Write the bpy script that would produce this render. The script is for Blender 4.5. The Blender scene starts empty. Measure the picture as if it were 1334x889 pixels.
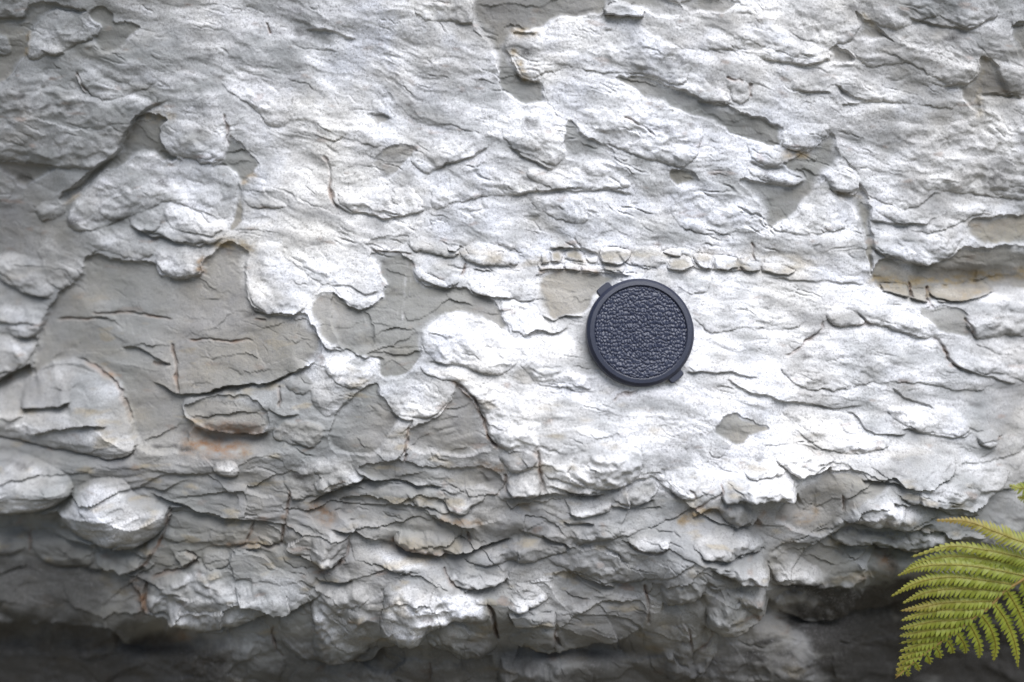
import bpy, math, time
import numpy as np
from mathutils import Vector, Matrix

# ------------------------------------------------------------------ camera, sky, sun, exposure
scene = bpy.context.scene
col = scene.collection
PX = 0.000393                 # one photograph pixel on the rock, in metres (cap is about 55 mm across)
CX, CY = 667.0, 444.5         # photograph centre
LEAN = math.radians(11)       # the face leans back this far from vertical
HEIGHT = 0.46                 # height of the framed patch above the ground
ORIGIN = Vector((0, 0, HEIGHT))
UAX = Vector((1, 0, 0))
VAX = Vector((0, math.sin(LEAN), math.cos(LEAN)))
WAX = Vector((0, -math.cos(LEAN), math.sin(LEAN)))
FOCAL = 50.0
DIST = 1334 * PX * FOCAL / 36.0
DPX = DIST / PX

cam_data = bpy.data.cameras.new("camera")
cam = bpy.data.objects.new("camera", cam_data)
col.objects.link(cam)
cam_data.sensor_width = 36.0
cam_data.lens = FOCAL
cam_data.clip_start = 0.01
cam_data.clip_end = 500
rot = Matrix((UAX, VAX, WAX)).transposed().to_4x4()
cam.matrix_world = Matrix.Translation(ORIGIN + WAX * DIST) @ rot
cam_data.dof.use_dof = True
cam_data.dof.focus_distance = DIST + 0.003
cam_data.dof.aperture_fstop = 2.5
scene.camera = cam

SUN_EL, SUN_AZ = math.radians(64), math.radians(34)     # azimuth: to the right of straight in front of the face
sdir = Vector((math.cos(SUN_EL) * math.sin(SUN_AZ), -math.cos(SUN_EL) * math.cos(SUN_AZ), math.sin(SUN_EL)))
world = bpy.data.worlds.new("World")
scene.world = world
world.use_nodes = True
wn = world.node_tree
wn.nodes.clear()
sky = wn.nodes.new("ShaderNodeTexSky")
sky.sky_type = 'NISHITA'
sky.sun_disc = False
sky.sun_elevation = SUN_EL
sky.sun_rotation = math.atan2(sdir.x, sdir.y)
sky.dust_density = 1.0
hs = wn.nodes.new("ShaderNodeHueSaturation")
hs.inputs["Saturation"].default_value = 0.7
bg = wn.nodes.new("ShaderNodeBackground")
bg.inputs["Strength"].default_value = 0.06
wo = wn.nodes.new("ShaderNodeOutputWorld")
wn.links.new(sky.outputs[0], hs.inputs["Color"])
wn.links.new(hs.outputs[0], bg.inputs["Color"])
wn.links.new(bg.outputs[0], wo.inputs["Surface"])

sun_data = bpy.data.lights.new("sun", 'SUN')
sun_data.energy = 3.1
sun_data.angle = math.radians(60)
sun_data.color = (0.955, 0.965, 1.0)
sun = bpy.data.objects.new("sun", sun_data)
sun.rotation_euler = (-sdir).to_track_quat('-Z', 'Y').to_euler()
sun.location = ORIGIN + sdir * 4
col.objects.link(sun)

vs = scene.view_settings
vs.view_transform = 'Standard'
vs.look = 'None'
vs.gamma = 1.0
vs.use_curve_mapping = False
vs.exposure = 1.06

# ------------------------------------------------------------------ what the rock is made of
# outlines in nine local frames of the face (A..I); frame units are 1/2.9 of a photograph pixel
FRAME = dict(A=(0, 0), B=(430, 0), C=(874, 0), D=(0, 290), E=(430, 290), F=(874, 290),
             G=(0, 589), H=(430, 589), I=(874, 589))


def pts_of(frame, text):
    ox, oy = FRAME[frame]
    a = np.array([[float(q) for q in p.split(",")] for p in text.split()])
    return a / 2.9 + np.array([ox, oy])


# grey-brown siltstone between the sandstone lobes: frame, depth, whiteness, ochre | outline
MATRIX = """
A 5 .12 .25|100,20 180,5 250,30 320,45 310,60 250,45 190,50 130,100 95,150 90,220 60,260 20,300 0,320 -60,330 -60,60 0,75 75,70
A 4 .08 .1|330,45 390,15 440,60 430,90 550,100 470,160 440,200 380,195 345,150 385,110 370,90 330,75
A 7 .1 .15|540,430 640,440 590,480 600,530 640,580 690,610 620,610 540,575 500,600 440,640 400,640 350,690 280,740 250,780 205,745 280,700 370,625 440,580 480,510 510,440
A 3 .15 .05|870,510 930,570 985,625 965,660 925,700 905,690 895,650 860,630 820,625 850,590 862,550
A 5 .15 .2|-60,600 60,620 200,620 230,640 120,680 90,720 60,690 30,650 -60,640
A 2 .25 .25|905,690 920,720 925,780 890,870 860,870 895,760
B 5 .12 .12|520,-80 1060,-80 1060,0 1030,30 1020,60 930,55 860,70 800,120 740,125 700,110 690,130 660,170 680,220 710,280 740,310 795,305 800,340 820,400 760,390 690,380 640,340 625,270 620,190 600,140 540,90 550,60
B 4 .15 .1|1060,-60 1150,-60 1290,0 1334,20 1334,70 1230,72 1190,40 1130,14 1060,8
C 4 .15 .05|-228,290 -150,282 -50,310 60,350 200,405 340,440 420,480 420,540 400,555 260,520 180,480 60,420 0,410 -90,385 -140,330
B 3 .2 .05|880,460 930,460 960,500 990,540 1060,560 1095,620 1040,620 905,610 880,560 890,500
B 2 .45 .1|230,550 330,540 320,590 270,640 220,690 170,680 190,640 150,610
B 2 .5 .1|130,425 210,430 240,450 180,480 140,460
C 4 .2 .35|0,640 60,635 110,670 90,710 20,700 -10,660
B 2 .35 0|735,820 800,810 800,840 740,850
C 3 .25 .1|20,0 200,-10 280,10 220,50 150,45 60,45
C 4 .1 .15|680,40 720,60 770,90 820,140 855,155 760,150 700,145 710,100
C 4 .2 .1|590,180 630,165 690,200 700,240 620,240 560,240 600,220
C 4 .15 .06|610,480 620,570 650,610 580,660 545,700 500,770 440,820 400,860 370,880 350,800 300,720 250,690 280,670 340,690 440,710 490,690 480,650 430,640 430,610 520,580 570,540
C 5 .1 .25|1165,210 1215,220 1240,290 1280,350 1334,370 1200,360 1160,390 1160,440 1110,400 1100,340 1040,330 1060,310 1130,320 1170,290
C 6 .1 .15|1280,80 1420,90 1420,290 1330,290 1300,140
C 6 .12 .25|720,680 760,760 760,900 765,990 760,1060 735,960 720,870 700,800 660,760 620,740 650,730 700,740
C 5 .1 .4|1110,820 1230,830 1420,800 1420,950 1310,930 1120,920
C 3 .25 0|620,320 700,370 760,380 690,390 640,370
D 6 .06 .14|330,120 440,140 480,155 590,140 600,200 650,220 750,200 770,150 830,90 870,70 940,95 935,200 925,290 960,330 1050,350 1170,330 1180,380 1220,470 1210,510 1130,570 1050,610 950,625 850,650 760,660 690,670 690,740 735,770 700,830 660,880 540,880 510,800 470,690 440,600 390,560 300,530 230,520 170,540 120,590 130,510 145,430 190,320 215,270 300,220 310,150
D 3 .08 .12|1170,300 1250,250 1334,330 1400,350 1420,480 1334,490 1270,490 1220,450 1185,380
D 4 .05 .25|700,690 830,660 930,640 1010,700 1020,760 1000,800 880,800 760,770 690,730
E 4 .12 .16|150,110 310,110 310,220 420,250 520,240 540,275 620,285 650,370 700,430 560,360 460,345 380,400 345,440 335,520 290,580 200,590 170,570 190,520 120,510 0,470 0,250 40,290 120,335 190,300 210,210 150,130
E 3 .3 .35|790,180 1030,190 1130,205 1060,230 960,340 900,350 840,370 800,340 775,290 785,230
E 5 .08 .08|470,600 560,700 600,800 630,880 280,880 300,770 400,740 480,670
E 4 .05 .05|60,680 180,590 200,690 270,740 250,760 200,880 0,880 0,760
E 2 .3 .2|130,60 300,40 310,100 150,105
F 5 .22 .3|760,180 800,130 900,160 1000,160 1080,120 1110,90 1420,90 1420,260 1240,260 1200,290 1110,310 980,300 970,330 900,320 790,270 770,220
F 3 .25 .15|900,310 980,330 1110,320 1140,400 1130,440 1040,430 990,390 940,340
F 3 .2 .12|160,770 210,720 300,740 400,790 300,800 240,870 200,820
G 6 .02 .12|-60,280 100,290 240,320 360,350 360,430 500,470 550,600 630,640 640,700 560,730 480,680 380,650 250,640 -60,640
G 3 .05 .16|650,220 740,230 850,260 960,250 1060,290 1060,360 970,350 870,360 880,450 760,420 680,440 590,470 500,460 590,370 620,290
G 3 .1 .05|500,140 600,90 750,80 850,130 920,180 860,240 800,255 700,210 600,180
H 4 .05 .08|90,60 200,30 280,30 400,60 560,60 660,90 660,160 580,130 440,140 300,120 200,115 140,90
H 5 .05 .06|20,180 100,165 280,180 400,240 550,290 520,330 400,300 240,310 180,270 60,270
H 3 .1 .05|820,450 900,450 1000,490 1080,500 1070,540 1000,530 960,580 890,600 840,540
H 4 .02 .0|870,640 1010,560 1190,560 1200,650 1100,710 950,740 870,720
I 5 .1 .2|480,110 620,60 800,90 820,130 720,200 650,220 600,330 520,310 440,280 380,270 430,200 480,170
I 4 .06 .1|370,350 460,330 600,360 700,400 730,460 640,500 580,490 550,430
I 5 .02 .0|740,380 860,360 1000,400 1010,700 600,720 400,690 560,640 720,580
"""

# pale sandstone lobes and blocks: frame, height, whiteness, ochre | outline
LOBES = """
A 7 .8 0|-90,-90 110,-90 110,0 100,40 70,70 -90,72
A 5 .75 0|-60,110 0,110 40,160 45,205 0,212 -60,210
A 8 .8 0|130,100 200,50 260,45 330,90 370,110 350,150 300,170 240,200 200,210 160,190 140,230 100,220 90,150
A 9 .78 0|-90,340 0,330 60,270 150,250 270,310 330,350 400,400 480,350 570,360 600,400 510,440 480,510 440,580 380,630 300,630 215,630 100,610 0,600 -90,600
A 5 .8 0|290,270 420,225 600,240 600,330 480,345 400,395 330,345 280,305
A 7 .97 0|830,300 870,265 940,270 1000,310 1040,350 1100,400 1110,430 1090,480 1040,480 980,440 950,400 880,360 850,340
A 7 .9 0|640,470 690,455 780,490 840,480 860,540 850,590 800,620 720,600 640,580 600,530 590,490
A 8 .9 0|430,640 520,615 640,610 750,600 820,630 890,650 905,700 880,780 850,830 780,800 700,770 620,760 580,790 500,800 420,850 340,870 260,870 280,760 350,690
A 5 1 0|920,720 960,670 1000,680 1010,740 1060,760 1100,785 960,790 930,770
A 7 .85 0|130,780 170,755 220,760 260,800 230,830 150,840
A 5 .75 0|-60,640 0,640 40,690 60,720 30,760 -60,760
A 6 .95 0|480,800 560,790 620,810 610,860 560,880 490,870
A 6 .97 0|620,760 760,760 840,810 850,870 800,890 700,880 630,850
B 6 .97 0|400,-60 505,-40 548,50 545,85 480,90 380,80 300,40
B 6 .97 0|660,170 690,130 800,120 870,70 960,55 1080,90 1200,100 1334,130 1400,200 1334,330 1240,300 1140,270 1030,285 960,260 870,255 800,290 745,300 715,255 685,215
B 8 1 0|800,290 860,255 960,262 1060,300 1150,340 1200,385 1334,420 1420,480 1400,560 1334,640 1200,600 1100,560 1060,550 1000,545 960,495 930,460 870,450 830,400 800,340
B 6 1 0|1030,30 1060,12 1140,18 1185,45 1180,65 1100,60 1035,55
B 6 .96 0|690,400 820,410 870,450 860,500 890,520 900,600 830,630 750,590 670,550 640,500 660,440
B 6 .97 0|-80,430 90,460 190,480 240,545 190,560 100,530 -80,520
B 6 .95 0|330,530 420,470 560,480 640,520 600,560 480,610 400,650 330,650 300,600
B 7 1 0|360,770 420,640 500,620 600,630 700,640 740,690 800,710 720,740 600,740 480,760 420,800
B 6 1 .03|740,630 830,640 900,620 1000,610 1100,660 1150,700 1080,720 950,710 830,705 760,690
B 7 .95 0|0,700 150,720 280,690 350,750 340,800 250,810 150,820 50,790
B 6 1 0|740,740 860,720 960,750 990,810 950,850 860,830 800,800
C 6 .95 0|0,50 60,60 150,55 300,20 500,-40 660,0 680,60 705,110 695,150 620,165 580,200 600,220 540,250 430,240 330,210 220,190 90,190 0,170
C 5 .97 0|0,280 100,280 190,340 230,370 210,400 130,380 40,350 0,330
C 5 .92 0|210,280 280,300 300,360 290,400 230,390 220,340
C 6 .92 0|440,320 500,280 600,260 700,260 850,290 950,310 1050,350 1110,400 1050,410 900,400 760,385 690,370 620,320 560,350 480,340
C 7 .95 0|420,480 560,460 610,470 560,540 510,575 450,575 420,540
C 6 1 0|270,530 330,525 430,580 430,620 380,640 300,600
C 6 1 0|285,640 320,620 400,650 470,660 490,685 450,705 350,690
C 6 1 0|100,660 200,690 280,730 340,800 370,860 300,880 0,880 0,700
C 8 .95 0|575,660 610,630 670,630 710,660 715,710 660,735 610,720 590,690
C 7 .97 0|600,710 660,770 670,830 650,880 400,880 440,830 500,780 540,700
C 10 .9 0|615,530 640,480 700,460 850,460 1000,470 1160,450 1190,365 1260,362 1420,400 1420,760 1200,740 1050,720 950,760 900,790 860,800 800,760 750,740 720,700 710,650 660,610 625,570
C 7 .85 0|760,800 800,765 900,805 1000,740 1100,745 1200,790 1100,830 1000,880 920,870 860,850
C 6 .8 0|700,20 860,-60 1250,-60 1240,60 1130,110 1000,60 900,100 820,110 770,90
C 6 .85 0|710,160 800,150 1000,65 1100,130 1160,200 1160,290 1110,310 1030,310 960,270 900,230 800,250 700,240
C 6 .78 0|1240,80 1280,90 1330,170 1420,300 1420,380 1290,350 1250,310 1220,230 1150,150
D 7 .92 0|480,10 620,0 850,-10 860,40 830,75 740,80 640,60
D 7 .85 .05|585,75 700,80 780,100 770,140 750,190 680,215 620,200 590,150
D 6 .88 .02|945,80 1050,75 1200,80 1250,180 1170,320 1080,355 980,330 935,280 935,200
D 6 .8 0|0,110 80,110 140,150 200,230 200,270 120,280 0,190 -60,150
D 6 .75 .04|200,0 330,-10 480,20 580,60 590,110 540,140 480,140 420,110 340,115 300,200 240,250 200,240 140,150 150,60
D 9 .78 0|-60,310 100,300 200,310 180,380 150,430 60,430 -60,400
D 9 .76 0|-60,405 70,440 140,450 130,500 80,540 0,570 -60,570
D 30 .86 0|-150,650 0,630 80,590 160,560 250,530 330,560 420,590 455,640 480,720 510,800 520,870 430,900 250,860 100,830 0,800 -150,800
D 6 .7 .05|1160,640 1220,590 1300,600 1330,650 1290,700 1250,740 1190,710
D 6 .6 .15|1050,760 1130,740 1220,760 1230,810 1170,850 1100,830 1030,810
D 4 .4 0|1060,600 1180,570 1190,640 1100,660
D 5 .6 .05|1220,515 1320,505 1420,530 1420,620 1330,640 1240,590
E 6 .95 0|-230,90 0,90 100,100 160,140 210,210 190,300 140,335 80,320 40,280 0,230 -40,230
E 7 .92 0|310,115 400,120 505,150 495,200 450,245 400,235 345,210 310,200
E 6 .98 0|520,160 640,170 785,180 775,260 780,300 640,290 630,275 560,275 525,250
E 6 1 0|640,290 775,300 790,350 825,390 820,410 740,430 690,400 650,360 640,320
E 8 1 0|345,440 380,400 450,365 540,365 640,430 720,480 710,540 650,575 600,575 520,545 400,525 350,480
E 5 1 0|720,440 840,420 920,430 960,480 960,560 1000,640 850,600 760,590 720,520
E 6 1 0|760,600 780,540 900,540 1000,620 1000,640 880,635
E 8 1 0|330,540 400,525 520,560 600,580 650,620 780,700 780,860 720,880 650,870 600,780 570,700 520,640 470,595 400,590 350,570
E 6 .85 0|170,650 200,600 320,600 460,610 480,660 400,730 300,740 220,710
E 5 .75 0|-20,500 60,500 110,540 180,530 180,560 150,600 60,640 -20,660
E 5 .95 .04|635,50 660,35 715,45 720,75 790,110 795,140 765,155 700,120 650,90 635,80
E 4 .95 0|490,100 550,85 630,90 690,125 715,150 690,165 600,160 520,150 495,130
E 4 .95 .05|310,75 350,60 430,80 490,95 480,130 400,120 315,105
E 2.5 .6 .35|795,118 822,104 826,149 797,153
E 3 .5 .45|829,108 862,99 882,128 874,151 832,147
E 1.5 .4 .4|886,112 938,103 962,122 957,152 892,143
E 2 .5 .3|966,133 1012,127 1004,153 972,150
E 5 .62 .3|1020,108 1058,89 1128,97 1134,128 1106,156 1032,150 1017,132
E 4 .8 .15|1140,103 1196,94 1282,117 1268,162 1212,176 1141,158 1133,132
E 3.5 .62 .4|1285,133 1332,124 1362,142 1372,163 1330,180 1277,172
E 2.5 .7 .25|785,158 878,160 884,181 790,177
E 2 .6 .35|888,161 936,158 941,186 889,180
E 2.5 .7 .2|946,163 1012,160 1027,171 1022,188 948,183
E 3 .65 .35|1030,156 1110,160 1104,186 1034,178
F 4 .85 .15|85,133 108,119 158,124 161,168 122,174 89,148
F 3 .95 0|164,123 252,137 257,172 212,181 168,173
F 2.5 .85 .05|267,142 333,149 342,183 284,187 264,168
F 3 .85 .1|0,95 30,105 35,128 0,126 -40,110
F 3 .9 .05|345,155 410,160 470,185 440,200 350,188
E 2.5 .75 .2|540,176 560,164 600,168 610,178
E 3 .8 .1|440,92 470,84 500,94 480,104 450,102
F 9 .85 0|755,80 800,20 900,20 960,-20 1110,-20 1100,90 1020,150 960,165 900,150 850,130 800,120 765,100
F 10 .82 0|1110,350 1170,300 1240,255 1334,250 1420,260 1420,420 1334,420 1180,440 1140,420
F 6 1 0|710,340 760,300 800,290 880,330 950,370 990,420 960,440 880,420 790,380 740,370
F 5 .97 0|580,360 600,320 650,320 745,375 700,395 630,395
F 5 1 0|90,340 140,300 210,295 230,340 330,330 430,315 490,350 510,390 450,410 380,400 300,400 180,420 110,400
F 5 1 0|20,220 70,185 150,200 155,250 100,275 30,250
F 8 .9 0|1040,460 1100,445 1334,440 1420,450 1420,640 1334,600 1270,570 1180,570 1100,555 1050,520
F 6 .97 0|400,540 520,440 600,405 800,390 960,440 1000,470 1040,520 1120,570 1220,620 1100,640 900,600 760,600 600,640 480,620
F 6 .93 0|410,700 520,690 640,710 700,740 720,790 850,840 700,880 560,860 470,790
F 6 .93 0|800,680 950,700 1060,710 1130,760 1110,800 1050,810 950,780 860,760
F 5 .85 0|1140,790 1200,780 1250,800 1220,850 1150,840
F 4 .75 .42|797,236 898,236 903,288 802,268
F 4 .75 .38|907,250 968,255 970,308 907,290
F 4 .7 .42|977,240 1100,240 1200,235 1220,270 1110,303 982,290
G 18 .86 0|-80,60 0,70 60,10 130,20 240,70 285,120 270,170 200,210 100,220 0,220 -80,200
G 17 .84 0|290,130 360,90 465,100 510,165 570,180 650,220 620,290 560,340 450,350 350,330 280,280 200,230 280,180
G 6 .15 .1|-60,290 98,290 103,380 -60,400
G 6 .15 .1|112,330 240,320 355,370 345,430 290,440 200,450 120,400
G 4 .1 .05|368,372 550,362 540,430 470,458 362,438
G 3 .25 .1|830,260 920,240 965,255 940,340 870,355 780,350
G 3 .35 .1|762,372 868,362 878,440 800,440 757,412
G 3 .4 .08|972,270 1060,280 1058,353 982,348
G 4 .2 .15|660,390 700,370 748,400 680,430
G 9 .62 0|560,510 680,450 760,420 900,460 1000,460 1200,460 1240,500 1200,560 1100,590 1000,610 930,640 850,660 700,660 630,640 640,600 560,590
G 10 .2 0|260,690 320,655 400,660 450,710 420,770 300,780
G 7 .2 0|-60,760 150,750 300,800 400,890 380,960 -60,960
G 7 .65 0|1040,680 1200,640 1334,620 1400,680 1380,780 1200,780 1100,760
G 8 .36 0|480,750 700,720 900,700 1030,690 1080,770 1060,860 1000,960 420,960 400,870
G 5 .65 .03|800,60 860,20 900,50 890,100 830,100
G 5 .6 .08|1080,70 1140,10 1230,20 1334,0 1334,90 1260,130 1180,170 1100,180
G 5 .5 .1|1070,290 1200,260 1300,330 1300,400 1220,440 1090,430 1060,370
H 11 .95 0|790,60 830,10 900,-30 1100,-40 1190,0 1170,80 1100,130 1000,130 900,110 810,90
H 7 .85 0|662,80 770,70 808,150 720,160 667,150
H 6 .7 .1|1060,160 1150,110 1230,90 1250,130 1200,190 1120,200
H 5 .5 0|640,0 780,0 770,60 700,75 650,40
H 6 .6 0|0,60 80,70 150,95 60,130 0,145 -60,140
H 6 .75 0|440,160 560,140 590,170 520,220 480,230 440,200
H 5 .3 .05|290,150 330,135 436,140 430,200 470,230 400,215 340,210 300,180
H 8 .12 .3|240,320 340,295 450,300 520,310 510,360 430,380 340,370 260,350
H 8 .55 0|590,330 690,320 760,310 850,330 900,370 820,400 700,420 560,430 480,400 530,370
H 6 .75 0|460,450 530,425 620,470 680,480 580,510 500,520 440,480
H 8 .65 0|-40,280 40,290 65,350 60,390 0,440 -60,430 -80,340
H 6 .6 0|70,300 180,330 240,360 340,390 400,440 350,450 200,430 80,400
H 14 1.08 0|200,500 280,470 380,490 440,520 520,530 580,530 600,580 590,640 480,640 400,660 350,700 290,715 210,700 195,600
H 9 .5 0|400,670 590,645 635,700 620,760 520,780 460,730 360,712
H 10 .62 0|-80,510 0,500 190,480 192,600 205,700 80,780 0,780 -60,770
H 7 .78 0|690,520 720,490 800,500 830,550 780,570 720,600 670,590
H 6 .5 0|670,605 850,602 858,640 700,650
H 5 .05 .05|670,690 760,655 848,662 856,700 838,728 720,720
H 7 .68 0|800,400 1000,370 1130,330 1250,380 1334,400 1380,420 1334,450 1250,480 1100,490 1000,480 900,440
H 5 .85 0|1120,330 1200,310 1290,305 1280,350 1220,380 1150,360
H 6 .8 0|900,230 980,200 1050,170 1070,210 980,240 920,240
H 6 .6 0|690,290 900,290 1080,250 1334,140 1380,190 1334,240 1200,290 1050,330 900,360 780,310
H 12 .42 0|640,740 800,760 980,800 990,870 980,960 640,960
H 9 .36 0|-60,795 210,795 370,785 375,870 370,960 -60,960
H 6 .25 0|382,790 500,800 510,870 510,960 382,960
H 9 .5 0|1160,690 1290,645 1380,650 1480,700 1440,800 1360,860 1250,840
I 11 1 0|190,150 260,110 430,90 470,100 480,150 460,180 380,180 270,180 200,200
I 6 .95 .04|0,60 130,70 180,120 100,180 0,160
I 6 .95 0|270,60 340,20 420,50 430,80 320,100 270,90
I 9 .92 0|390,20 500,-10 600,10 600,50 480,95 435,65
I 10 .88 0|650,235 760,190 830,150 870,190 1000,200 1010,240 950,270 860,285 760,275 690,260
I 9 .8 0|600,330 660,280 800,310 950,290 1100,290 1200,310 1130,330 1000,340 900,370 820,350 700,330 640,345
I 8 .88 0|830,0 1000,-30 1200,0 1290,60 1230,130 1180,240 1030,220 870,180 820,130 800,80 740,40
I 12 .85 .02|80,340 150,280 290,290 340,340 345,375 200,400 110,390
I 14 .78 0|140,420 345,380 370,430 370,490 300,490 200,460
I 9 .65 0|-40,440 70,430 140,470 120,540 30,570 -40,570
I 12 .62 0|120,590 180,530 370,500 372,550 330,610 280,660 210,690 150,660
I 7 .8 .08|190,197 290,200 320,240 290,280 240,280 180,230
I 7 .72 0|370,440 360,350 440,390 550,430 570,490 500,500 400,490
I 6 .3 0|380,560 450,520 600,540 720,520 700,580 550,620 420,600
I 10 .34 0|280,710 500,715 750,735 830,800 830,960 90,960 80,770
I 6 .5 0|-20,640 70,650 180,690 80,750 70,800 -20,880
"""

# ledges: frame, raise above, undercut below, reach above, reach below | lip, drawn left to right
LEDGES = """
A 4 6 30 7|200,750 280,705 330,682 370,622 440,582 480,512 510,442 570,402 650,378
A 2 4 20 5|330,348 300,325 285,290
A 2 3 20 4|800,625 840,622 860,632
A 3 6 16 5|180,5 250,32 320,46
A 2 4 20 5|600,575 640,582 690,612
A 2 5 18 5|160,190 210,210 240,200
B 4 6 25 5|380,645 440,620 520,600 600,562
B 3 5 20 5|660,556 740,600 830,632 860,626
B 3 6 20 4|660,742 800,716 950,716 1060,716 1160,740
B 3 6 18 5|0,740 45,800 150,812 200,830 340,800 360,772
B 3 7 20 5|700,280 740,308 795,306
B 2 5 15 4|690,118 740,124 775,126
B 3 4 24 4|-100,110 0,112 100,150
B 2 4 20 5|150,430 200,430 235,450
B 2 4 20 5|1040,60 1100,64 1185,68
B 2 5 20 5|470,88 545,88
C 3 6 20 5|330,212 430,240 530,250 600,224
C 2 5 16 5|100,380 200,402 225,385
C 2 5 16 4|480,340 560,352 610,350
C 3 6 25 6|300,605 380,640 430,625
C 3 5 20 5|350,692 450,708 490,690
C 3 5 20 5|600,700 655,735 715,715
C 4 8 30 7|750,830 860,852 930,850 1000,820
C 3 5 20 5|1030,325 1090,312 1130,320
C 3 5 20 5|1180,355 1280,358 1334,372
C 3 6 26 5|890,60 1000,100 1130,110 1220,70
C 3 6 20 6|1280,92 1334,100
C 2 4 15 5|640,400 720,385 760,385
D 4 8 20 6|480,15 560,48 640,62 720,86 800,82 850,52
D 4 6 20 5|590,160 640,215 690,220 755,200
D 5 8 30 8|-60,180 0,200 60,262 200,282
D 3 6 20 5|-60,370 0,372 150,382
D 3 8 14 6|70,428 150,442
D 10 26 30 12|-60,610 0,595 60,562 120,525
D 6 12 45 8|560,600 610,625 660,655 740,655 850,628 950,620 1050,600 1130,565 1210,510
D 4 7 20 6|450,475 530,482 640,545
D 6 16 24 9|735,770 800,792 880,802 960,800 1020,790
D 3 7 25 6|1180,380 1220,470 1270,492 1334,492
D 8 14 30 9|80,682 180,692 280,655
D 8 14 30 9|100,790 300,745 430,752
D 3 5 20 4|935,322 1000,350 1090,358 1170,325
D 4 6 20 5|1010,700 1060,730 1130,722
E 3 6 20 5|0,470 60,490 120,515 215,515
E 3 6 20 5|310,210 345,215 400,240 450,248 500,215
E 3 7 20 5|525,250 560,276 630,278 700,290
E 4 8 22 6|725,436 780,412 830,416 870,418 900,396
E 3 6 20 5|800,345 840,372 900,352 960,356
E 3 5 24 5|360,525 450,530 520,548 600,578 660,575
E 3 5 20 5|0,240 60,242 120,272 190,262
E 5 8 28 6|820,104 880,98 960,104 1010,122
E 2 6 10 4|1030,182 1090,197 1135,207
E 3 5 14 4|520,152 600,164 715,160
E 3 7 20 5|220,715 270,745 320,748
F 4 7 24 6|750,95 800,122 870,140 950,168 1010,150
F 3 6 20 5|50,560 180,568 250,570 340,590
F 4 6 24 6|200,590 300,640 440,680 560,692 650,702 740,688
F 3 6 20 5|700,335 740,372 790,382 880,422 960,442 990,430
F 3 5 20 5|650,702 700,725 720,772 800,802 900,800
F 3 5 20 4|830,620 880,665 1000,700
F 3 5 20 5|1050,520 1110,560 1200,580 1310,610
F 2 5 12 4|0,182 90,178 250,182 350,188
F 2 4 12 4|340,205 500,220 750,235
F 4 7 24 5|980,300 1100,310 1240,262
F 3 5 22 5|860,775 1000,810 1100,815 1140,780
G 10 26 45 14|-60,225 100,232 240,228
G 8 16 40 9|240,318 350,345 450,358 570,340
G 4 8 30 6|540,150 680,200 750,222 830,258 870,237 960,247 1060,277
G 7 14 40 8|620,650 720,672 850,668 935,632 1050,612 1200,562
G 10 30 40 16|-60,640 250,640 400,650 480,690 560,735
G 5 14 30 8|1160,190 1260,140 1334,112 1440,105
G 3 6 18 5|680,440 750,408
G 4 8 20 7|290,440 360,446 470,460 560,430
G 3 8 16 6|1180,470 1240,496 1334,480
H 4 9 26 6|90,60 140,95 200,116 280,105 300,120 440,140
H 6 12 26 8|640,170 700,172 800,155 900,155 1050,155
H 5 10 30 7|390,240 450,265 550,285
H 7 14 26 8|230,340 330,372 430,384 520,367 600,332 700,318
H 4 8 26 5|800,318 880,355 920,372
H 5 10 30 7|500,524 600,500 680,478
H 9 20 26 12|-60,785 0,786 160,790 210,715 290,722 370,712
H 6 14 26 9|370,712 430,742 490,782 620,765
H 7 16 24 10|680,712 780,748 900,742 1060,722 1200,660
H 4 8 24 5|890,442 1000,490 1085,502
H 4 8 20 6|1050,205 1150,202 1230,180
H 3 7 20 5|880,260 920,275 1000,270
H 5 9 20 7|800,120 900,135 1000,140 1100,135 1180,90
H 4 8 20 5|0,280 70,300 180,330 260,358
I 8 18 30 9|270,186 380,186 460,184 490,160
I 6 14 26 8|470,105 540,90 610,60
I 6 14 30 8|640,240 700,268 800,280 900,288 1000,260
I 8 18 34 10|610,350 700,336 820,356 900,378 1000,350 1110,345
I 4 8 20 6|100,395 200,402 340,380
I 4 8 20 6|150,440 250,485 370,495
I 6 12 24 8|-40,575 30,580 130,545
I 9 22 26 12|120,640 150,665 210,694 290,664 340,605 375,550
I 6 14 26 9|370,495 500,505 640,505 740,470
I 7 18 24 12|420,605 560,630 720,590 870,560
I 4 9 24 6|720,110 830,105 900,130
I 4 8 20 6|830,185 900,195 1000,200
I 3 6 14 5|80,250 150,210 200,230
I 5 9 20 8|230,285 300,285 330,250
"""

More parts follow.
